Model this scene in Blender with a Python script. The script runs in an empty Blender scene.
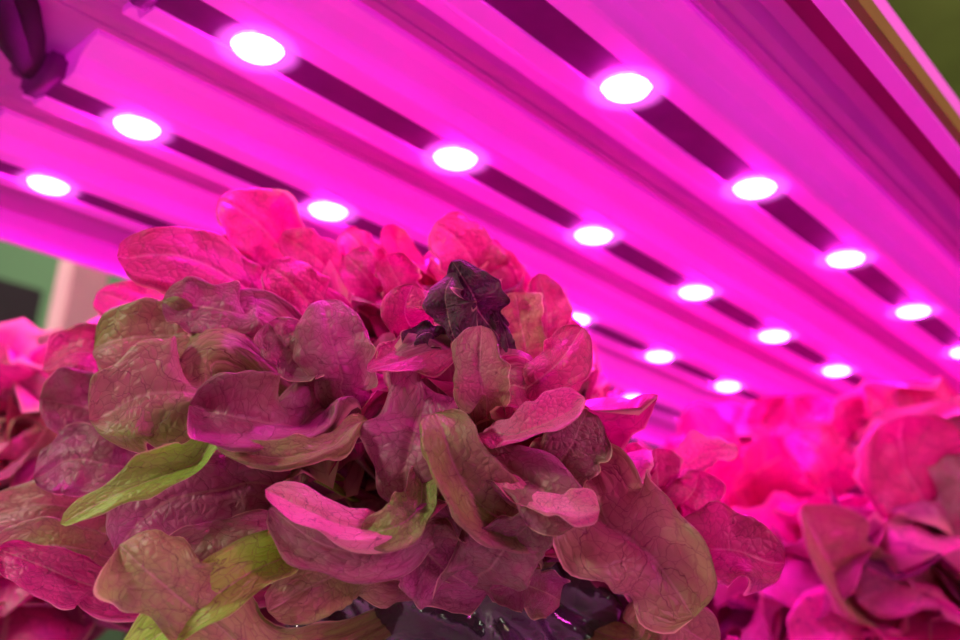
import bpy, bmesh, math, random
from mathutils import Vector, Matrix, noise

random.seed(23)
scene = bpy.context.scene
scene.view_settings.view_transform = 'Standard'
scene.view_settings.look = 'None'
COL = scene.collection

# ------------------------------------------------------------------ camera
CAM = Vector((0, 0, 1.2))
D = Vector((895, -350, -908)).normalized()
R0 = Vector((-1020, -247, -908))
UP = D.cross(R0).normalized()
R = UP.cross(D).normalized()
M = Matrix((D, R, UP))          # camera vector -> world vector
F = 908.0
cd = bpy.data.cameras.new("camera")
cam = bpy.data.objects.new("camera", cd)
COL.objects.link(cam)
cam.matrix_world = Matrix.Translation(CAM) @ M.to_4x4()
cd.sensor_width = 36
cd.lens = 36 * F / 960
cd.clip_start = 0.01
cd.dof.use_dof = True
cd.dof.focus_distance = 0.275
cd.dof.aperture_fstop = 8
scene.camera = cam
MT = M.transposed()
def W(px, py, d):
    return CAM + M @ Vector(((px-480)/F*d, (320-py)/F*d, -d))
def view_xy(p):
    c = MT @ (p-CAM); return 480+F*c.x/-c.z, 320-F*c.y/-c.z
def Vv(r, u, t):
    return (M @ Vector((r, u, t))).normalized()

# ------------------------------------------------------------------ materials
def newmat(name):
    m = bpy.data.materials.new(name); m.use_nodes = True
    nt = m.node_tree; nt.nodes.clear()
    return m, nt
def N(nt, t, **kw):
    n = nt.nodes.new(t)
    for k, v in kw.items(): setattr(n, k, v)
    return n
def math_n(nt, op, a, b=None, c=None, clamp=False):
    n = nt.nodes.new('ShaderNodeMath'); n.operation = op; n.use_clamp = clamp
    for i, x in enumerate((a, b, c)):
        if x is None: continue
        if isinstance(x, (int, float)): n.inputs[i].default_value = x
        else: nt.links.new(x, n.inputs[i])
    return n.outputs[0]
def mixc(nt, fac, a, b, mode='MIX'):
    n = nt.nodes.new('ShaderNodeMix'); n.data_type = 'RGBA'; n.blend_type = mode
    for idx, x in ((0, fac), (6, a), (7, b)):
        if isinstance(x, (int, float)): n.inputs[idx].default_value = x
        elif isinstance(x, tuple): n.inputs[idx].default_value = (*x, 1) if len(x) == 3 else x
        else: nt.links.new(x, n.inputs[idx])
    return n.outputs[2]
def maprange(nt, v, a, b, c, d):
    n = nt.nodes.new('ShaderNodeMapRange'); n.interpolation_type = 'SMOOTHSTEP'
    nt.links.new(v, n.inputs[0])
    for i, x in zip((1, 2, 3, 4), (a, b, c, d)): n.inputs[i].default_value = x
    return n.outputs[0]

def simple(name, col, rough=.5, metal=0, emis=None, estr=0, nscale=20, var=.15, bump=0.0, trans=0, ior=1.45):
    m, nt = newmat(name)
    o = N(nt, 'ShaderNodeOutputMaterial'); p = N(nt, 'ShaderNodeBsdfPrincipled')
    nz = N(nt, 'ShaderNodeTexNoise'); nz.inputs['Scale'].default_value = nscale
    nz.inputs['Detail'].default_value = 5
    tc = N(nt, 'ShaderNodeTexCoord'); nt.links.new(tc.outputs['Object'], nz.inputs['Vector'])
    lo = tuple(c*(1-var) for c in col); hi = tuple(min(1, c*(1+var)) for c in col)
    c = mixc(nt, nz.outputs['Fac'], lo, hi)
    nt.links.new(c, p.inputs['Base Color'])
    p.inputs['Roughness'].default_value = rough; p.inputs['Metallic'].default_value = metal
    p.inputs['Transmission Weight'].default_value = trans; p.inputs['IOR'].default_value = ior
    if emis:
        e = mixc(nt, nz.outputs['Fac'], tuple(x*(1-var) for x in emis), emis)
        nt.links.new(e, p.inputs['Emission Color'])
        p.inputs['Emission Strength'].default_value = estr
    if bump:
        b = N(nt, 'ShaderNodeBump'); b.inputs['Strength'].default_value = bump
        b.inputs['Distance'].default_value = .003
        nt.links.new(nz.outputs['Fac'], b.inputs['Height']); nt.links.new(b.outputs[0], p.inputs['Normal'])
    nt.links.new(p.outputs[0], o.inputs[0])
    return m

def leaf_material(name, rough=.38, trans=.22, bstr=.55):
    m, nt = newmat(name)
    L = nt.links
    o = N(nt, 'ShaderNodeOutputMaterial'); p = N(nt, 'ShaderNodeBsdfPrincipled')
    tr = N(nt, 'ShaderNodeBsdfTranslucent'); mx = N(nt, 'ShaderNodeMixShader')
    at = N(nt, 'ShaderNodeAttribute', attribute_name='tint')
    uv = N(nt, 'ShaderNodeUVMap', uv_map='leaf_uv')
    sp = N(nt, 'ShaderNodeSeparateXYZ'); L.new(uv.outputs[0], sp.inputs[0])
    u, v = sp.outputs[0], sp.outputs[1]
    av = math_n(nt, 'ABSOLUTE', v)
    iso = N(nt, 'ShaderNodeCombineXYZ')
    L.new(math_n(nt, 'MULTIPLY', u, 3.6), iso.inputs[0]); L.new(v, iso.inputs[1])
    nz = N(nt, 'ShaderNodeTexNoise'); nz.inputs['Scale'].default_value = 1.6; nz.inputs['Detail'].default_value = 4
    L.new(iso.outputs[0], nz.inputs['Vector'])
    nf = nz.outputs['Fac']
    mid = maprange(nt, math_n(nt, 'ADD', av, math_n(nt, 'MULTIPLY', math_n(nt, 'SUBTRACT', nf, .5), .06)), .005, .035, 1, 0)
    a = math_n(nt, 'ADD', math_n(nt, 'SUBTRACT', math_n(nt, 'MULTIPLY', u, 7.0), math_n(nt, 'MULTIPLY', av, 1.7)), math_n(nt, 'MULTIPLY', nf, 2.4))
    lat = maprange(nt, math_n(nt, 'PINGPONG', a, .5), .0, .035, 1, 0)
    wp = N(nt, 'ShaderNodeMix', data_type='VECTOR')
    wp.inputs[0].default_value = .2
    L.new(iso.outputs[0], wp.inputs[4]); L.new(nz.outputs['Color'], wp.inputs[5])
    vo = N(nt, 'ShaderNodeTexVoronoi', feature='DISTANCE_TO_EDGE'); vo.inputs['Scale'].default_value = 7.5
    L.new(wp.outputs[1], vo.inputs['Vector'])
    ret = maprange(nt, vo.outputs['Distance'], .0, .055, .6, 0)
    vein = math_n(nt, 'MAXIMUM', lat, ret, clamp=True)
    nz2 = N(nt, 'ShaderNodeTexNoise'); nz2.inputs['Scale'].default_value = 3.5; nz2.inputs['Detail'].default_value = 6
    L.new(iso.outputs[0], nz2.inputs['Vector'])
    redf = math_n(nt, 'MULTIPLY', maprange(nt, nz2.outputs['Fac'], .38, .66, 0, 1), at.outputs['Alpha'])
    c = mixc(nt, redf, at.outputs['Color'], (.40, .02, .16))
    c = mixc(nt, math_n(nt, 'MULTIPLY', vein, .62), c, (.18, .01, .07))
    c = mixc(nt, math_n(nt, 'MULTIPLY', mid, .4), c, (.80, .42, .46))
    rim = maprange(nt, math_n(nt, 'ADD', av, math_n(nt, 'MULTIPLY', math_n(nt, 'SUBTRACT', nf, .5), .2)), .89, .99, 0, .75)
    c = mixc(nt, rim, c, (.98, .58, .54))
    L.new(c, p.inputs['Base Color'])
    sat = N(nt, 'ShaderNodeHueSaturation'); sat.inputs['Saturation'].default_value = 1.15; sat.inputs['Value'].default_value = 1.25
    L.new(c, sat.inputs['Color']); L.new(sat.outputs[0], tr.inputs['Color'])
    p.inputs['Roughness'].default_value = rough
    p.inputs['Specular IOR Level'].default_value = .5
    puff = maprange(nt, vo.outputs['Distance'], .0, .35, 0, 1)
    h = math_n(nt, 'ADD', math_n(nt, 'MULTIPLY', puff, .45), math_n(nt, 'MULTIPLY', nz2.outputs['Fac'], 2.0))
    h = math_n(nt, 'SUBTRACT', h, math_n(nt, 'MULTIPLY', lat, .5))
    b = N(nt, 'ShaderNodeBump'); b.inputs['Strength'].default_value = bstr; b.inputs['Distance'].default_value = .0012
    L.new(h, b.inputs['Height']); L.new(b.outputs[0], p.inputs['Normal'])
    mx.inputs[0].default_value = trans
    L.new(p.outputs[0], mx.inputs[1]); L.new(tr.outputs[0], mx.inputs[2]); L.new(mx.outputs[0], o.inputs[0])
    return m

MAT_LEAF = leaf_material("lettuce_leaf")
MAT_WILT = leaf_material("wilted_leaf", .55, .1, .9)
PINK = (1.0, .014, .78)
MAT_PANEL = simple("pink_glow_shelf_panel", (.60, .20, .56), .5, 0, PINK, .12, 9, .25)  # pink bounce light put into base colour and emission
MAT_HOUSE = simple("pink_glow_housing", (.9, .38, .88), .4, 0, PINK, .44, 14, .15)  # emission paints the pink light on housing, shelf lip and far rail
MAT_STRIP = simple("dark_led_board", (.10, .01, .09), .6, 0, (.7, .0, .5), .11, 40, .6)  # faint emission stands in for pink haze over the board
MAT_EDGE_STRIP = simple("dark_crimson_strip", (.16, .0, .05), .6, 0, (.5, .0, .2), .12, 40, .3)  # dark crimson strip along the shelf edge, faintly emissive
MAT_RAIL = simple("olive_rail", (.34, .38, .06), .6, .0)
MAT_BLACK = simple("black_plastic", (.03, .015, .03), .25, 0, None, 0, 30, .4, .4)
MAT_CABLE = simple("dark_cable_sleeve", (.04, .006, .04), .9, 0, None, 0, 30, .4, 0)
MAT_TRAY = simple("white_tray", (.75, .72, .75), .35, 0, None, 0, 12, .1, .2)
MAT_STEM = simple("stem", (.45, .45, .25), .5)
MAT_POST = simple("beige_post", (.9, .55, .58), .5)
MAT_WALLG = simple("green_wall", (.22, .36, .20), .8, 0, None, 0, 2, .15)
MAT_WALL = simple("olive_wall", (.30, .36, .10), .8, 0, None, 0, 3, .6)
MAT_FLOOR = simple("concrete_floor", (.3, .28, .28), .6, 0, None, 0, 6, .25)
MAT_CAB = simple("dark_cabinet", (.05, .04, .05), .4)
def led_material():
    m, nt = newmat("led_emitter")
    o = N(nt, 'ShaderNodeOutputMaterial'); e = N(nt, 'ShaderNodeEmission')
    e.inputs[0].default_value = (1.0, .016, .76, 1); e.inputs[1].default_value = 200
    nt.links.new(e.outputs[0], o.inputs[0]); return m
MAT_LED = led_material()
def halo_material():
    """painted glow round each lamp: emissive ring fading to clear at its edge"""
    m, nt = newmat("led_halo")
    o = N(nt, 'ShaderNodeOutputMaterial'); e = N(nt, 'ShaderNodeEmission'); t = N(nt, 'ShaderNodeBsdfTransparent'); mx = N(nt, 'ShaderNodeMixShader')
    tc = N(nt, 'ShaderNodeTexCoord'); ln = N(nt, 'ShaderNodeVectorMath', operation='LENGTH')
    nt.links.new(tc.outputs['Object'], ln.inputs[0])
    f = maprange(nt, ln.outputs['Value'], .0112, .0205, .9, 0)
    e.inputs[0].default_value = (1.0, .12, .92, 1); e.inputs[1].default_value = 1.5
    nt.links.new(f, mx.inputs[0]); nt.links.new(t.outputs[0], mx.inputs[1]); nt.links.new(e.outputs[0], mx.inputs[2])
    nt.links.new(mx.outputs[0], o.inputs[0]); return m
MAT_HALO = halo_material()

# ------------------------------------------------------------------ helpers
def obj(name, bm_or_mesh, mats, parent=None, label=None, category=None, smooth=True, **props):
    if isinstance(bm_or_mesh, bmesh.types.BMesh):
        me = bpy.data.meshes.new(name); bm_or_mesh.to_mesh(me); bm_or_mesh.free()
    else: me = bm_or_mesh
    for m in mats: me.materials.append(m)
    if smooth:
        for f in me.polygons: f.use_smooth = True
    ob = bpy.data.objects.new(name, me); COL.objects.link(ob)
    if parent: ob.parent = parent
    if label: ob["label"] = label
    if category: ob["category"] = category
    for k, v in props.items(): ob[k] = v
    return ob
def empty(name, loc, label, category, **props):
    e = bpy.data.objects.new(name, None); e.empty_display_size = .02
    COL.objects.link(e); e.location = loc
    e["label"] = label; e["category"] = category
    for k, v in props.items(): e[k] = v
    return e
def box(bm, x0, x1, y0, y1, z0, z1, bev=0):
    r = bmesh.ops.create_cube(bm, size=1)
    for v in r['verts']:
        v.co = Vector(((x0+x1)/2+v.co.x*(x1-x0), (y0+y1)/2+v.co.y*(y1-y0), (z0+z1)/2+v.co.z*(z1-z0)))
    if bev:
        es = list({e for v in r['verts'] for e in v.link_edges})
        bmesh.ops.bevel(bm, geom=es, offset=bev, segments=2, affect='EDGES')
def extrude_profile(bm, prof, x0, x1):
    a = [bm.verts.new((x0, y, z)) for y, z in prof]; b = [bm.verts.new((x1, y, z)) for y, z in prof]
    n = len(prof)
    for i in range(n):
        bm.faces.new((a[i], a[(i+1) % n], b[(i+1) % n], b[i]))
    bm.faces.new(a[::-1]); bm.faces.new(b)
    bmesh.ops.recalc_face_normals(bm, faces=bm.faces)

# ------------------------------------------------------------------ room
def plane_box(name, dims, mat):
    bm = bmesh.new(); box(bm, *dims)
    return obj(name, bm, [mat], smooth=False, kind="structure")
plane_box("floor", (-2, 5, -2, 3.1, -.05, 0), MAT_FLOOR)
plane_box("wall_back", (-2, 5, 3.0, 3.1, 0, 2.9), MAT_WALLG)
plane_box("wall_side", (5, 5.1, -2, 3.1, 0, 2.9), MAT_WALL)
plane_box("ceiling", (-2, 5.1, -2, 3.1, 2.9, 3.0), MAT_WALL)

# ------------------------------------------------------------------ LED lights
H = CAM.z + .2244
S = .12; PITCH = .1044
ROWS = [.1951, .2995, .4039, .5083]
X0 = .1693; NLED = 13
XS, XE = X0-.042, X0+NLED*S-.04

def led_mesh():
    bm = bmesh.new()
    rings = []
    seg = 16; K = 3
    for k in range(K+1):
        t = k/K*math.pi/2
        r = .0112*math.cos(t); z = -.0042*math.sin(t)
        rings.append([bm.verts.new((r*math.cos(2*math.pi*i/seg), r*math.sin(2*math.pi*i/seg), z)) for i in range(seg)] if k < K else [bm.verts.new((0, 0, z))])
    for k in range(K-1):
        for i in range(seg):
            bm.faces.new((rings[k][i], rings[k][(i+1) % seg], rings[k+1][(i+1) % seg], rings[k+1][i]))
    for i in range(seg): bm.faces.new((rings[K-1][i], rings[K-1][(i+1) % seg], rings[K][0]))
    pr = [(.0112, -.0014), (.0208, -.0016)]  # flat ring added to carry the painted lamp glow
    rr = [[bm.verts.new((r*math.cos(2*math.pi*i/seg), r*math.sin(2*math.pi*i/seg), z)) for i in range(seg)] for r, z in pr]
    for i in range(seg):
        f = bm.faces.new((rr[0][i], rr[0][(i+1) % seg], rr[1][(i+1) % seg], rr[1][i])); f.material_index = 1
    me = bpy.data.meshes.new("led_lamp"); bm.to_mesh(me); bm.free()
    me.materials.append(MAT_LED); me.materials.append(MAT_HALO)
    for f in me.polygons: f.use_smooth = True
    return me
LEDM = led_mesh()
for ry in ROWS:
    e = empty("led_grow_light", (XS, ry, H), "long white grow light bar with round glowing pink-white LEDs", "grow light", group="grow light bars under the shelf")
    bm = bmesh.new()
    L_ = XE-XS
    pr_ = []
    for sgn in (-1, 1):
        q = [(-.041, .016), (-.041, .0125), (-.034, .0120), (-.029, .0095), (-.0265, .0080), (-.0245, .004), (-.022, .0005), (-.020, .0), (-.0098, .0), (-.0098, .004)]
        pr_ += q if sgn < 0 else [(-y, z) for y, z in q[::-1]]
    extrude_profile(bm, pr_, 0, L_)
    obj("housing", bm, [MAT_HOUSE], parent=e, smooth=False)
    bm = bmesh.new(); box(bm, -.004, L_+.002, -.0096, .0096, .001, .0038)
    obj("led_board", bm, [MAT_STRIP], parent=e, smooth=False)
    bm = bmesh.new(); box(bm, -.010, 0.0, -.015, .015, -.001, .012, .002); box(bm, -.018, -.010, -.007, .007, .002, .009, .0015)
    obj("end_cap", bm, [MAT_STRIP], parent=e, label="dark plastic end cap with cable plug")
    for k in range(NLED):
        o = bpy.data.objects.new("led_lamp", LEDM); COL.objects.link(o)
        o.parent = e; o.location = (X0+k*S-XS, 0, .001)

# ------------------------------------------------------------------ rack
PX0, PX1, PY0, PY1 = .01, 1.75, .106, .605
rack = empty("grow_rack", (PX0, PY0, 0), "white metal growing rack with lit upper shelf and tray", "rack")
def rpart(name, bm, mat, smooth=False, **k):
    o = obj(name, bm, [mat], smooth=smooth, **k); o.parent = rack; o.matrix_parent_inverse = Matrix.Translation(-Vector((PX0, PY0, 0))); return o
bm = bmesh.new()
prof = [(PY0, H+.016)]
for ry in ROWS + [ROWS[-1]+PITCH]:
    g = ry-PITCH/2
    if g-.011 > PY0+.004 and g+.011 < PY1-.004:
        prof += [(g-.010, H+.016), (g-.006, H+.0115), (g-.001, H+.011), (g, H+.015), (g+.001, H+.011), (g+.006, H+.0115), (g+.010, H+.016)]
prof += [(PY1, H+.016), (PY1, H+.03), (PY0, H+.03)]
extrude_profile(bm, prof, PX0, PX1)
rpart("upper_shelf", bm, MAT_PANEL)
bm = bmesh.new(); box(bm, PX0, PX1, PY0+.0035, PY0+.016, H+.010, H+.0158)
rpart("edge_strip", bm, MAT_EDGE_STRIP, label="dark crimson recessed strip inside shelf edge")
bm = bmesh.new()
extrude_profile(bm, [(PY0+.002, H+.03), (PY0+.002, H-.002), (PY0-.006, H-.002), (PY0-.006, H+.03)], PX0, PX1)
rpart("shelf_lip", bm, MAT_HOUSE, label="white folded shelf lip with painted pink glow")
bm = bmesh.new()
extrude_profile(bm, [(PY0-.006, H+.0), (PY0-.010, H+.0), (PY0-.010, H+.010), (PY0-.006, H+.010)], PX0, PX1)
rpart("side_rail", bm, MAT_RAIL, label="olive painted edge rail")
bm = bmesh.new()
extrude_profile(bm, [(PY1, H+.03), (PY1, H-.004), (PY1+.004, H-.004), (PY1+.016, H+.004), (PY1+.016, H+.034), (PY1, H+.034)], PX0, PX1)
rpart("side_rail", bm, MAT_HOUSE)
TZ = CAM.z-.055
bm = bmesh.new()
box(bm, PX0, PX1, PY0, PY1, TZ-.03, TZ, .002)
box(bm, PX0, PX1, PY0-.006, PY0, TZ-.03, TZ+.012, .001); box(bm, PX0, PX1, PY1, PY1+.006, TZ-.03, TZ+.012, .001)
rpart("tray", bm, MAT_TRAY)
for x in (PX0-.03, PX1):
    for y in (PY0-.02, PY1):
        bm = bmesh.new(); box(bm, x, x+.03, y, y+.02, 0, H+.15, .002)
        rpart("post", bm, MAT_POST)

# ------------------------------------------------------------------ leaves
TINT = {
 'P': (.74, .08, .32, .4), 'G': (.36, .40, .12, .14), 'M': (.50, .13, .29, .4), 'U': (.15, .045, .12, .3),  # U: dark plum, deep shade between leaves put into leaf colour
 'D': (.13, .16, .10, .3), 'Y': (.48, .64, .12, .02), 'O': (.56, .28, .22, .35), 'W': (.15, .07, .11, .2),
 'L': (.95, .30, .54, .12),
}
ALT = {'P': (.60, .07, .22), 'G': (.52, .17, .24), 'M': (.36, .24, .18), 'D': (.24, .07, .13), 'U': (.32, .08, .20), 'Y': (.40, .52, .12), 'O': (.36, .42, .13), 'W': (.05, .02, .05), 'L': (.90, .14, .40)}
class Buf:
    def __init__(s): s.v = []; s.f = []; s.uv = []; s.c = []; s.n = 0
def catmull(P, t):
    n = len(P)-1
    x = min(max(t, 0), .99999)*n; i = int(x); f = x-i
    p1, p2 = P[i], P[i+1]
    p0 = P[i-1] if i > 0 else p1*2-p2
    p3 = P[i+2] if i+2 <= n else p2*2-p1
    return .5*((2*p1)+(p2-p0)*f+(2*p0-5*p1+4*p2-p3)*f*f+(3*p1-p0-3*p2+p3)*f**3)
def leaf(buf, P, w, nrm, cup=.2, curl=0.25, ruf=.12, tint='M', petiole=True, nu=26, nv=14, crumple=.05, wave=.16, point=0, droop=None):
    rnd = random.random
    ph1, ph2, fr = rnd()*6.28, rnd()*6.28, 1.8+rnd()*1.4
    sd = Vector((rnd()*50, rnd()*50, rnd()*50))
    tw = (rnd()-.5)*.9
    if droop is None: droop = (rnd()-.5)*1.0
    notch = (rnd()-.3)*.10
    base = len(buf.v); buf.n += 1
    tc = TINT[tint]; al = ALT[tint]
    j = .8+.4*rnd(); tc = (tc[0]*j, tc[1]*(.8+.4*rnd()), tc[2]*j, tc[3])
    side_prev = None
    for i in range(nu+1):
        u = i/nu
        c = catmull(P, u)
        tan = (catmull(P, min(u+.02, 1))-catmull(P, max(u-.02, 0)))
        if tan.length < 1e-7: tan = Vector((0, 0, 1))
        tan.normalize()
        s = tan.cross(nrm)
        if s.length < .15 and side_prev: s = side_prev.copy()
        s.normalize()
        if side_prev and s.dot(side_prev) < 0: s = -s
        if side_prev: s = (s*.6+side_prev*.4).normalized()
        side_prev = s.copy()
        n = s.cross(tan).normalized()
        if n.dot(nrm) < 0: n = -n
        an = tw*(u-.4)
        s = s*math.cos(an)+n*math.sin(an)
        n = (n - s*n.dot(s)).normalized()
        if petiole:
            if u < .28: pr = .32+.46*(u/.28)**1.2
            elif u < .66:
                t = (u-.28)/.38; t = t*t*(3-2*t); pr = .78+.22*t
            else: pr = math.sqrt(max(0, 1-((u-.66)/.34)**(2.8-point)))
        else:
            pr = math.sqrt(max(0.0, 1-abs((u-.5)/.5)**2.6))
        pr = max(pr, .02)
        dr = max(0, u-.65)/.35; dr = droop*w*dr*dr*.9*(1 if petiole else 0)
        for k in range(nv+1):
            v = -1+2*k/nv
            av = abs(v)
            sg = 1 if v > 0 else -1
            on = noise.noise(Vector((u*3.4, 2.0*sg, 0))+sd)
            on2 = noise.noise(Vector((u*11, 5.0*sg, 0))+sd)
            ww = w*pr*(1+(.36*on+.20*on2)*av)
            x = math.sin(v*(1.35-.2*cup))/math.sin(1.35-.2*cup)
            x *= (1-.12*abs(cup))
            cu = cup*(1+.9*noise.noise(Vector((u*2.5, 7*sg, 1))+sd))
            h = cu*ww*(v*v)*.9
            rr = max(0, av-.60)/.40
            cl = curl*(1+2.9*noise.noise(Vector((u*4.0, 9.0*sg, 4))+sd))
            h -= cl*ww*rr*rr
            x *= 1-.24*abs(cl)*rr*rr
            pw = min(1, pr*1.3)
            am = .9+1.4*noise.noise(Vector((u*3, 3*sg, 8))+sd)
            rf = ruf*am*w*pw*(av**1.8)*(math.sin(fr*6.28*u+ph1+1.9*sg)+.65*math.sin(fr*14*u+ph2+v))
            lw = wave*w*pw*noise.noise(Vector((u*2.8, v*1.2, 3.3))+sd)*2
            tipn = notch*w*max(0, .5-av)*2*(-1 if u > .85 else 0)*(u-.85)/.15
            p = c+s*(ww*x)+n*(h+rf+lw-dr-.10*w*max(0, .12-av)/.12*pr)+tan*tipn
            nzv = noise.noise(p*60+sd)*crumple*w*2.0+noise.noise(p*140+sd)*crumple*w*1.0
            p = p+n*nzv
            m_ = min(1, max(0, .5+1.5*noise.noise(Vector((u*1.8, v*.9, 6))+sd)))*.8
            buf.v.append(p); buf.uv.append((u+buf.n*3, v)); buf.c.append((tc[0]+(al[0]-tc[0])*m_, tc[1]+(al[1]-tc[1])*m_, tc[2]+(al[2]-tc[2])*m_, tc[3]))
    for i in range(nu):
        for k in range(nv):
            a = base+i*(nv+1)+k
            buf.f.append((a, a+1, a+nv+2, a+nv+1))
def buf_mesh(buf, name, mat, origin=Vector((0, 0, 0))):
    me = bpy.data.meshes.new(name)
    me.from_pydata([tuple(p-origin) for p in buf.v], [], buf.f)
    uvl = me.uv_layers.new(name='leaf_uv')
    for l in me.loops: uvl.data[l.index].uv = buf.uv[l.vertex_index]
    ca = me.color_attributes.new('tint', 'FLOAT_COLOR', 'POINT')
    for i, c in enumerate(buf.c): ca.data[i].color = c
    for f in me.polygons: f.use_smooth = True
    me.materials.append(mat)
    return me
def rosette(buf, c, n, r_out, h_in, wmul=1, tints='PMMGPPO', emin=8, emax=86, nu=22, nv=14, accept=None, soft=False, lmin=.82):
    """leaves arranged in a spiral round the core c: outer ones spread, inner ones upright"""
    for i in range(n):
        t = i/(n-1)                       # 0 outer .. 1 inner
        az = i*2.39996+random.uniform(-.25, .25)
        e = math.radians(emin+(emax-emin)*t**.8)
        Ln = (r_out*(1-t)+h_in*t)*random.uniform(lmin, 1.06)
        out = Vector((math.cos(az), math.sin(az), 0)); up = Vector((0, 0, 1))
        jit = [random.uniform(-8, 8) for _ in range(4)]
        wr = random.uniform(.28, .39)
        for tries in range(9):
            P = [c+out*.006]
            p = P[0].copy()
            for k in range(4):
                ee = e+math.radians(30-24*k+jit[k])
                p = p+(out*math.cos(ee)+up*math.sin(ee))*Ln/4
                P.append(p.copy())
            if accept is None: break
            a = min(accept(q, wmul*Ln*wr) for q in P[2:])
            if a != 0: break
            Ln *= .88
        if accept and a != 1: continue
        nr = (up*math.cos(e)-out*math.sin(e)).normalized()+Vector((random.uniform(-.35, .35), random.uniform(-.35, .35), 0))
        if soft: leaf(buf, P, wmul*Ln*wr*1.05, nr, cup=random.uniform(.2, .8), curl=random.uniform(.1, .6),
             ruf=random.uniform(.10, .2), tint=random.choice(tints), nu=nu, nv=nv, crumple=.06, wave=.18)
        else: leaf(buf, P, wmul*Ln*wr, nr, cup=random.uniform(.2, 1.0), curl=random.uniform(.1, .8),
             ruf=random.uniform(.13, .26), tint=random.choice(tints), nu=nu, nv=nv, crumple=.07, wave=.22)

def stem_mesh():
    bm = bmesh.new()
    bmesh.ops.create_cone(bm, segments=16, radius1=.012, radius2=.018, depth=.06, cap_ends=True)
    bmesh.ops.subdivide_edges(bm, edges=[e for e in bm.edges if abs(e.verts[0].co.z-e.verts[1].co.z) > .01], cuts=3)
    for v in bm.verts:
        v.co.x *= 1+.1*math.sin(v.co.z*300); v.co.y *= 1+.1*math.sin(v.co.z*300+1)
    me = bpy.data.meshes.new("stem"); bm.to_mesh(me); bm.free(); me.materials.append(MAT_STEM)
    for f in me.polygons: f.use_smooth = True
    return me
STEM = stem_mesh()
def pot_mesh(r=.036, h=.055):
    bm = bmesh.new(); seg = 48
    prof = [(r*.72, -h), (r*.95, -.006), (r*1.12, -.005), (r*1.14, 0), (r*1.0, .001), (r*.9, -.004), (r*.68, -h+.003)]
    rr = [[bm.verts.new(((q*(1+(.02 if i % 4 < 2 and k < 2 else 0)))*math.cos(2*math.pi*i/seg), (q*(1+(.02 if i % 4 < 2 and k < 2 else 0)))*math.sin(2*math.pi*i/seg), z)) for i in range(seg)] for k, (q, z) in enumerate(prof)]
    for k in range(len(prof)-1):
        for i in range(seg): bm.faces.new((rr[k][i], rr[k][(i+1) % seg], rr[k+1][(i+1) % seg], rr[k+1][i]))
    bm.faces.new(rr[0][::-1]); bm.faces.new(rr[-1])
    bmesh.ops.recalc_face_normals(bm, faces=bm.faces)
    me = bpy.data.meshes.new("net_pot"); bm.to_mesh(me); bm.free(); me.materials.append(MAT_BLACK)
    for f in me.polygons: f.use_smooth = True
    return me
POT = pot_mesh()

# ---- main lettuce
CORE = Vector((.295, .275, CAM.z+.02))
SIL = [(-200, 420), (20, 350), (110, 275), (215, 228), (300, 240), (430, 240), (500, 256), (560, 300), (590, 358), (610, 412), (645, 440), (700, 452), (760, 500), (800, 560), (900, 700)]
def dome(p, w):
    """keep the filler leaves inside the measured outline of this head, and off the film round its pot"""
    x, y = view_xy(p)
    d = (p-CAM).length
    if d < .258: return 0
    mg = w/d*F*(.95 if x < 560 else 1.15)
    for (x0, y0), (x1, y1) in zip(SIL, SIL[1:]):
        if x0 <= x <= x1:
            if y < y0+(y1-y0)*(x-x0)/(x1-x0)+mg: return 0
    if x > 790-mg or x < mg: return 0
    if p.z > CAM.z+.17: return 0
    if 350 < x < 610 and y > 565 and d < .40: return -1
    return 1
mb = Buf()
rosette(mb, CORE, 250, .155, .170, .86, tints='MMPPPGMU', emin=0, accept=dome, lmin=.58)
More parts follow.
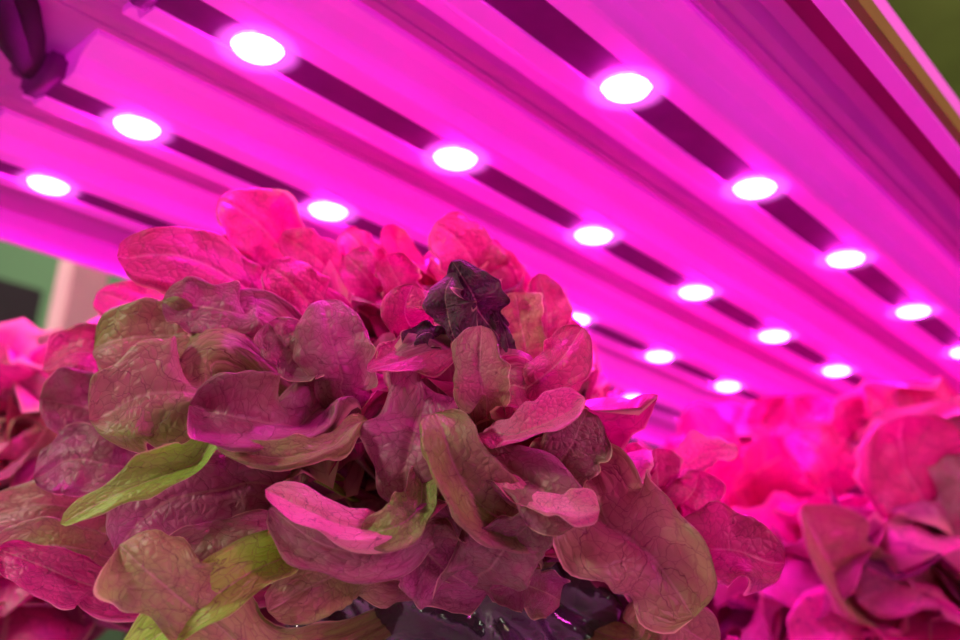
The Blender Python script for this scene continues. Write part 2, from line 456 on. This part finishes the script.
# small tight crown leaves
rosette(mb, CORE+Vector((0, 0, .075)), 260, .100, .100, .64, tints='PPPMUPPM', emin=0, emax=88, nu=18, nv=12, accept=dome)
HERO = [
 # pts, halfwidth px, face (right, up, toward), cup, curl, ruf, tint, petiole
 ([(305,292,.38),(285,255,.375),(255,222,.365),(218,200,.36)], 36, (-.1,.3,.9), .4,.4,.18,'P',1),
 ([(275,305,.38),(250,275,.375),(236,255,.372),(224,234,.37)], 24, (-.1,.3,.9), .3,.3,.14,'P',1),
 ([(290,330,.34),(240,285,.33),(180,255,.32),(120,264,.315)], 40, (-.1,.5,.8), .1,.5,.18,'P',1),
 ([(270,330,.37),(200,300,.365),(140,300,.36),(96,286,.36)], 34, (-.1,.5,.8), .1,.3,.16,'P',1),
 ([(260,350,.31),(195,335,.30),(140,335,.298),(84,348,.30)], 42, (0,.3,.95), .1,.4,.14,'G',1),
 ([(290,330,.31),(240,315,.30),(200,305,.298),(160,300,.30)], 30, (0,.4,.95), .1,.4,.14,'M',1),
 ([(250,375,.295),(195,388,.28),(135,392,.275),(82,414,.273)], 48, (-.1,.25,.95), -.2,.25,.10,'G',1),
 ([(345,415,.305),(295,420,.28),(240,412,.266),(190,400,.262)], 58, (-.1,.45,.9), 1.3,.6,.10,'M',1),
 ([(380,430,.285),(330,446,.262),(275,456,.258),(215,444,.262)], 16, (0,.7,.7), .6,.4,.18,'O',1),
 ([(260,440,.28),(190,464,.268),(125,490,.262),(58,522,.26)], 21, (.1,.45,.9), .7,.3,.12,'Y',1),
 ([(335,335,.34),(315,310,.33),(292,285,.325),(268,264,.322)], 33, (.1,.2,.95), .2,.3,.15,'P',1),
 ([(365,305,.37),(335,275,.365),(305,250,.36),(282,236,.36)], 24, (.1,.3,.9), .4,.3,.20,'P',1),
 ([(355,415,.3),(342,375,.29),(330,335,.288),(322,300,.292)], 38, (.1,.1,1), .4,.4,.15,'M',1),
 ([(400,305,.38),(380,275,.375),(362,250,.37),(346,228,.37)], 22, (.1,.3,.9), .5,.3,.22,'P',1),
 ([(330,375,.3),(305,358,.292),(285,345,.29),(268,322,.29)], 28, (-.1,.3,.9), .6,.3,.16,'M',1),
 ([(425,305,.38),(412,275,.375),(400,250,.37),(386,226,.37)], 20, (0,.3,.9), .5,.3,.22,'P',1),
 ([(390,320,.35),(375,290,.345),(360,270,.34),(345,255,.34)], 24, (0,.3,.9), .5,.3,.20,'P',1),
 ([(420,320,.35),(405,295,.345),(395,275,.34),(385,258,.34)], 22, (0,.3,.9), .5,.3,.20,'P',1),
 ([(495,315,.37),(485,280,.36),(465,248,.355),(436,222,.352)], 35, (.1,.25,.95), .3,.4,.16,'P',1),
 ([(520,330,.38),(515,295,.375),(500,268,.37),(480,245,.37)], 22, (.2,.3,.9), .4,.3,.18,'P',1),
 ([(486,420,.28),(482,390,.266),(478,362,.262),(484,330,.266)], 29, (-.1,.1,1), .35,.1,.08,'G',1),
 ([(500,405,.285),(530,388,.275),(560,362,.273),(583,326,.277)], 34, (-.1,.4,.9), .4,.3,.14,'P',1),
 ([(480,450,.28),(510,432,.258),(545,418,.253),(584,400,.257)], 24, (0,.65,.7), .6,.2,.10,'L',1),
 ([(435,380,.29),(418,420,.27),(406,465,.265),(400,514,.268)], 46, (0,.0,1), -.3,.2,.12,'M',1),
 ([(470,338,.3),(440,348,.285),(405,360,.278),(368,374,.276)], 26, (0,.6,.7), .4,.2,.12,'P',1),
 ([(420,350,.31),(412,330,.3),(405,310,.295),(412,285,.295)], 24, (0,.2,1), .4,.2,.12,'P',1),
 ([(540,540,.285),(490,510,.262),(455,465,.257),(435,410,.263)], 44, (.2,.3,1), 1.1,.5,.11,'G',1),
 ([(470,455,.28),(510,470,.264),(550,495,.256),(575,525,.256)], 36, (.1,.4,.9), .5,.4,.14,'M',1),
 ([(490,480,.275),(530,500,.256),(565,508,.250),(600,508,.250)], 20, (0,.8,.6), .5,.3,.16,'L',1),
 ([(440,505,.275),(390,525,.256),(325,518,.25),(266,487,.25)], 26, (0,.75,.6), .5,.3,.16,'L',1),
 ([(440,520,.268),(390,552,.258),(325,545,.254),(270,508,.253)], 30, (0,.2,1), .4,.3,.13,'M',1),
 ([(430,480,.275),(420,505,.258),(400,525,.252),(360,535,.25)], 26, (.1,.5,.8), .6,.4,.14,'G',1),
 ([(470,590,.285),(485,572,.27),(510,545,.262),(545,515,.258)], 44, (.1,-.1,1), .4,.3,.13,'M',0),
 ([(490,590,.295),(450,575,.275),(420,550,.268),(400,528,.266)], 40, (0,0,1), .3,.2,.13,'M',0),
 ([(560,600,.30),(540,590,.285),(520,585,.28),(490,590,.278)], 24, (0,.3,1), .3,.3,.15,'M',0),
 ([(575,480,.3),(610,520,.27),(655,560,.262),(694,618,.262)], 57, (0,.25,.95), .4,.3,.08,'G',1),
 ([(650,560,.32),(700,545,.30),(745,545,.295),(787,562,.297)], 42, (0,.45,.85), .3,.3,.16,'P',1),
 ([(560,420,.31),(570,450,.3),(585,480,.295),(600,512,.29)], 36, (.1,.1,1), .3,.2,.14,'M',1),
 ([(545,490,.29),(562,460,.275),(580,435,.272),(592,408,.275)], 36, (.2,.1,1), .5,.2,.14,'M',1),
 ([(590,480,.34),(598,458,.33),(596,435,.33),(588,405,.33)], 18, (.2,.2,.9), .5,.3,.16,'P',1),
 ([(630,510,.33),(638,485,.325),(632,465,.325),(622,445,.325)], 20, (.2,.2,.9), .5,.3,.16,'P',1),
 ([(645,525,.34),(658,495,.33),(660,470,.33),(658,448,.33)], 22, (.2,.2,.9), .5,.3,.16,'P',1),
 ([(615,520,.31),(618,495,.305),(615,475,.305),(606,450,.305)], 24, (.2,.2,.9), .5,.3,.16,'P',1),
 ([(650,490,.36),(680,468,.35),(708,452,.35),(738,452,.35)], 19, (.1,.6,.8), .5,.2,.16,'L',1),
 ([(660,530,.34),(680,505,.33),(695,490,.33),(700,470,.33)], 28, (.2,.2,.9), .5,.3,.17,'P',1),
 ([(520,390,.33),(525,350,.32),(520,320,.318),(514,294,.32)], 25, (.1,.1,1), .4,.2,.14,'O',1),
 ([(542,380,.35),(546,335,.345),(546,305,.345),(537,274,.345)], 22, (.2,.2,.9), .4,.3,.16,'P',1),
 ([(560,380,.36),(564,350,.355),(562,325,.355),(558,300,.355)], 16, (.2,.2,.9), .4,.3,.20,'P',1),
 ([(555,410,.33),(563,390,.325),(574,372,.325),(580,358,.33)], 18, (.2,.2,.9), .4,.3,.20,'P',1),
 ([(300,660,.27),(210,620,.25),(160,580,.245),(118,546,.244)], 44, (0,.3,.9), .1,.3,.32,'O',1),
 ([(330,550,.28),(275,560,.262),(210,600,.25),(110,665,.246)], 36, (.3,.5,.8), .9,.3,.12,'Y',1),
 ([(150,600,.31),(90,585,.3),(40,565,.295),(-5,548,.295)], 26, (0,.5,.8), .3,.2,.17,'P',1),
 ([(150,560,.32),(90,550,.31),(40,545,.305),(-20,560,.305)], 26, (0,.4,.9), .3,.2,.17,'G',1),
 ([(150,520,.34),(90,510,.33),(40,505,.325),(-20,515,.325)], 30, (0,.4,.9), .3,.2,.17,'G',1),
 ([(290,490,.3),(220,490,.285),(160,505,.28),(110,550,.275)], 50, (-.1,.2,1), .1,.3,.16,'M',1),
 ([(330,540,.285),(265,545,.27),(210,560,.265),(150,590,.262)], 42, (-.1,.2,1), .2,.3,.16,'M',1),
 ([(400,580,.29),(360,570,.27),(320,582,.262),(270,610,.26)], 36, (0,.2,1), .2,.3,.14,'G',1),
 ([(180,450,.34),(120,420,.33),(80,405,.33),(42,400,.33)], 40, (-.1,.3,.9), .4,.3,.17,'M',1),
 ([(170,480,.33),(110,465,.32),(70,460,.32),(30,475,.32)], 38, (-.1,.3,.9), .4,.3,.17,'M',1),
 ([(200,380,.35),(140,365,.345),(90,350,.345),(40,365,.345)], 32, (-.1,.5,.9), .4,.3,.17,'P',1),
 ([(620,640,.31),(650,620,.3),(680,625,.295),(720,650,.295)], 32, (0,.5,.8), .1,.3,.15,'G',1),
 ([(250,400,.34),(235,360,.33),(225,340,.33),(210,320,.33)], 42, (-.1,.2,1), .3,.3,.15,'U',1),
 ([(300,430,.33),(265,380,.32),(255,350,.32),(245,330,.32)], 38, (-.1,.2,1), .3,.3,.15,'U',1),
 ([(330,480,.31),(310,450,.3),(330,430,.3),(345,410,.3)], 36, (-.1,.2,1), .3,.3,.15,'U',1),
 ([(620,600,.33),(610,560,.32),(600,540,.32),(590,500,.32)], 40, (.1,.2,1), .3,.3,.15,'P',1),
]
def heroes(buf, data, core, nu=48, nv=30):
    for pts, wpx, face, cup, curl, ruf, tint, pet in data:
        P = [W(*q) for q in pts]
        if pet: P = [core+(P[0]-core)*.15] + P
        dm = sum(q[2] for q in pts)/4
        leaf(buf, P, wpx*1.06/F*dm, Vv(*face), cup, curl*1.3, ruf*1.15, tint, bool(pet), nu, nv, .065, wave=.2)
heroes(mb, HERO, CORE)
root = Vector((CORE.x, CORE.y, CAM.z-.012))
main = obj("lettuce_head", buf_mesh(mb, "lettuce_head", MAT_LEAF, root), [], label="large red-green butterhead lettuce with curled leaves and wilted tip", category="lettuce")
main.location = root
def add_stem(parent, z=-.005):
    s = bpy.data.objects.new("stem", STEM); COL.objects.link(s); s.parent = parent; s.location = (0, 0, z+.02); return s
add_stem(main)
wb = Buf()
for pts, wpx, face in [
  ([(500,352,.30),(488,325,.288),(474,295,.281),(452,262,.284)], 29, (.1,.3,.95)),
  ([(470,352,.30),(445,342,.286),(425,334,.281),(402,352,.282)], 15, (0,.6,.7)),
  ([(480,352,.295),(455,328,.282),(445,302,.28),(454,272,.282)], 25, (-.5,.3,.9)),
  ([(495,310,.288),(504,330,.284),(509,345,.282),(514,364,.282)], 8, (.3,.3,.9)),
]:
    P = [W(*q) for q in pts]
    leaf(wb, P, wpx/F*.285, Vv(*face), .2, .6, .35, 'W', True, 64, 44, .26, wave=.45, point=1.6, droop=0)
wo = obj("wilted_leaf", buf_mesh(wb, "wilted_leaf", MAT_WILT, root), [], parent=main, label="dark purple dried crinkled leaf tips")

pot = bpy.data.objects.new("net_pot", POT); COL.objects.link(pot); pot.location = (CORE.x, CORE.y, CAM.z)
pot["label"] = "black ribbed plastic growing pot under lettuce"; pot["category"] = "pot"; pot["group"] = "growing pots on the tray"
# crinkled clear plastic film round the main pot
bm = bmesh.new(); seg = 240; rows = 40; rr = []
for k in range(rows):
    t = k/(rows-1)
    ring = []
    for i in range(seg):
        a = 2*math.pi*i/seg
        q = Vector((math.cos(a)*3, math.sin(a)*3, t*1.5))
        q2 = Vector((math.cos(a+t*.9)*6, math.sin(a+t*.9)*6, t*3.0))
        r = .056+.024*t+.010*noise.noise(q)+.010*abs(noise.noise(q2))+.005*abs(noise.noise(q2*2.1))
        ring.append(bm.verts.new((r*math.cos(a), r*math.sin(a), -.054+.074*t+.006*math.sin(a*5)*t)))
    rr.append(ring)
for k in range(rows-1):
    for i in range(seg): bm.faces.new((rr[k][i], rr[k][(i+1) % seg], rr[k+1][(i+1) % seg], rr[k+1][i]))
MAT_FILM = simple("plastic_film", (.20, .14, .22), .08, .2, None, 0, 60, .1, .03, .6, 1.5)
fo = obj("plastic_film", bm, [MAT_FILM], label="crinkled glossy clear film wrapped round pot", category="plastic wrap")
fo.location = (CORE.x, CORE.y, CAM.z)

# ---- other lettuces
variants = []
for s in range(3):
    b = Buf(); rosette(b, Vector((0, 0, .03)), 150, .155, .175, .82, tints=['PPPMGL', 'PPMMUG', 'PPLMPM'][s], emin=-22, soft=True, lmin=.65)
    variants.append(buf_mesh(b, "lettuce_head", MAT_LEAF))
spots = [(.205,.535,.86,2),(.62,.195,.90,1),(.70,.365,1.03,2),(.44,.50,.80,1),(.93,.29,1.05,0),(1.0,.48,1,1),(1.18,.24,1,2),(1.28,.46,1,0),
         (1.45,.24,1,1),(1.55,.46,1,2)]
NEAR = [
  ([(940,560,.53),(925,520,.50),(908,470,.485),(893,418,.49)], 58, (-.1,.2,1), .8,.4,.14,'P',1),
  ([(900,610,.52),(860,595,.485),(825,560,.475),(803,505,.48)], 42, (.2,.3,.9), 1.0,.4,.16,'O',1),
  ([(980,620,.5),(950,590,.48),(915,580,.47),(860,600,.47)], 38, (0,.6,.8), .5,.4,.18,'L',1),
  ([(1000,560,.5),(985,520,.48),(970,480,.48),(955,430,.49)], 52, (-.2,.2,1), .8,.3,.14,'M',1),
  ([(850,500,.55),(830,470,.54),(815,450,.54),(790,430,.545)], 36, (0,.3,.9), .6,.3,.16,'P',1),
  ([(870,660,.5),(860,640,.48),(830,630,.47),(790,640,.47)], 40, (0,.5,.9), .3,.3,.14,'L',1),
  ([(900,450,.58),(890,430,.575),(880,405,.575),(868,384,.575)], 28, (0,.3,.9), .5,.3,.20,'P',1),
  ([(930,450,.58),(925,430,.575),(915,405,.575),(905,382,.575)], 28, (0,.3,.9), .5,.3,.20,'P',1),
  ([(860,460,.58),(850,440,.575),(845,420,.575),(835,400,.575)], 28, (0,.3,.9), .5,.3,.20,'P',1),
]
BEHIND = [
  ([(745,520,.72),(730,480,.70),(710,440,.70),(688,405,.70)], 30, (-.1,.3,.9), .3,.3,.18,'P',1),
  ([(745,500,.74),(740,460,.73),(730,430,.73),(716,402,.73)], 28, (0,.3,.9), .3,.3,.18,'L',1),
  ([(760,500,.76),(765,450,.75),(765,420,.75),(760,396,.75)], 30, (0,.3,.9), .3,.3,.18,'P',1),
  ([(770,500,.76),(780,450,.75),(788,420,.75),(790,395,.75)], 30, (0,.3,.9), .3,.3,.18,'P',1),
  ([(780,500,.76),(800,450,.75),(812,420,.75),(822,396,.75)], 30, (.1,.3,.9), .3,.3,.18,'M',1),
  ([(790,520,.74),(815,480,.73),(835,450,.73),(850,420,.73)], 32, (.1,.3,.9), .3,.3,.18,'P',1),
  ([(740,520,.66),(725,490,.63),(715,465,.62),(700,440,.62)], 30, (0,.3,.9), .3,.3,.18,'P',1),
  ([(760,540,.64),(765,500,.61),(765,470,.60),(755,435,.60)], 34, (0,.3,.9), .5,.3,.15,'P',1),
  ([(790,560,.64),(800,520,.62),(805,490,.61),(800,455,.61)], 32, (0,.3,.9), .5,.3,.15,'M',1),
  ([(750,600,.64),(740,570,.61),(730,560,.60),(700,575,.60)], 34, (0,.7,.7), .3,.3,.15,'L',1),
]
for i, (x, y, sc, vi) in enumerate(spots):
    me = variants[vi]; loc = Vector((x, y, CAM.z-.02)); rot = i*1.3+.8
    if i in (1, 2):   # the nearer neighbours have their own outer leaves
        b = Buf(); rot = 0
        c1 = Vector((x, y, CAM.z+.01))
        rosette(b, c1, 160, .138, .158 if i == 1 else .168, .78, tints='PLMPMUPP' if i == 1 else 'PMPMLUPP', emin=-22, soft=True, lmin=.65)
        heroes(b, NEAR if i == 1 else BEHIND, c1, 34, 20)
        me = buf_mesh(b, "lettuce_head", MAT_LEAF, loc); sc = 1
    o = bpy.data.objects.new("lettuce_head", me); COL.objects.link(o)
    o.location = loc; o.rotation_euler = (0, 0, rot); o.scale = (sc, sc, sc)
    o["label"] = "red lettuce with large cupped leaves under pink light" if i == 1 else "red-leaved lettuce growing in pot under pink light"
    o["category"] = "lettuce"; o["group"] = "lettuces growing along the tray"
    add_stem(o, .0)
    p = bpy.data.objects.new("net_pot", POT); COL.objects.link(p); p.location = (x, y, CAM.z)
    p["label"] = "black ribbed plastic growing pot under lettuce"; p["category"] = "pot"; p["group"] = "growing pots on the tray"

# ------------------------------------------------------------------ cable bundle near bar ends
def tube(bm, pts, r, seg=12, n=40):
    prev = None
    for i in range(n+1):
        u = i/n; c = catmull(pts, u); t = (catmull(pts, min(1, u+.02))-catmull(pts, max(0, u-.02))).normalized()
        a = t.cross(Vector((0, 0, 1))); a = a.normalized() if a.length > .1 else Vector((1, 0, 0)); b = t.cross(a)
        rg = []
        for k in range(seg):
            d_ = a*math.cos(6.283*k/seg)+b*math.sin(6.283*k/seg)
            rg.append(bm.verts.new(c+d_*r*(1+.15*noise.noise(c*60+d_*1.2))))
        if prev:
            for k in range(seg): bm.faces.new((prev[k], prev[(k+1) % seg], rg[(k+1) % seg], rg[k]))
        else: bm.faces.new(rg[::-1])
        prev = rg
    bm.faces.new(prev)
bm = bmesh.new()
for dx, dz in ((0, 0), (.010, .003), (-.009, .004), (.003, -.003)):
    tube(bm, [Vector((.050+dx, .335, H+.010+dz)), Vector((.074+dx, .348, H+.006+dz)), Vector((.092+dx, .372, H+.003+dz)), Vector((.116, .404, H+.007))], .0065)
obj("power_cable", bm, [MAT_CABLE], label="bundle of dark cables feeding the light bars", category="cable")

# ------------------------------------------------------------------ background things
e = empty("storage_rack", (.3, 1.3, 0), "beige rack post with dark equipment cabinet", "rack")
def prt(name, dims, mat, bev=.003):
    bm = bmesh.new(); x0, x1, y0, y1, z0, z1 = dims
    box(bm, x0-.3, x1-.3, y0-1.3, y1-1.3, z0, z1, bev)
    return obj(name, bm, [mat], parent=e, smooth=False)
prt("post", (.452, .505, 1.2, 1.25, 0, 2.4), MAT_POST)
prt("cabinet", (.1, .67, 1.9, 2.3, 0, 1.81), MAT_CAB)

# ------------------------------------------------------------------ lights
def area(name, loc, target, size, power, col):
    l = bpy.data.lights.new(name, 'AREA'); l.energy = power; l.size = size; l.color = col
    o = bpy.data.objects.new(name, l); COL.objects.link(o); o.location = loc
    o.rotation_euler = (Vector(target)-Vector(loc)).to_track_quat('-Z', 'Y').to_euler(); return o
area("room_fill_light", (-.9, .55, 1.65), (.3, .3, 1.25), .12, 6.5, (1, 1, .68))
area("pink_fill_light", (.25, -.75, 1.55), (.35, .3, 1.25), .15, 4.2, (1, .05, .62))  # unseen pink fill added to brighten the front leaves
area("room_fill_light", (1.2, 1.9, 2.8), (.9, 2.8, 1.5), .8, 16, (.85, 1, .8))
area("room_fill_light", (-.4, 1.0, 2.1), (.46, 1.2, 1.4), .3, 12, (1, .72, .75))  # unseen lamp added to brighten the background post
area("room_fill_light", (.5, -.8, 1.7), (.4, .1, 1.46), .3, 1.6, (1, 1, .4))  # unseen yellow lamp added to bring out the olive rail
area("room_fill_light", (2.6, -.9, 1.9), (2.9, -.5, 2.9), .6, 11, (1, 1, .6))  # unseen lamp added to lift the dark ceiling corner
area("room_fill_light", (.0, -.4, 1.16), (.29, .27, 1.18), .05, .14, (.7, 1, .55))  # small greenish lamp added for glints on the film
w = bpy.data.worlds.new("world"); scene.world = w; w.use_nodes = True
w.node_tree.nodes['Background'].inputs[0].default_value = (.7, .65, .7, 1)
w.node_tree.nodes['Background'].inputs[1].default_value = .02
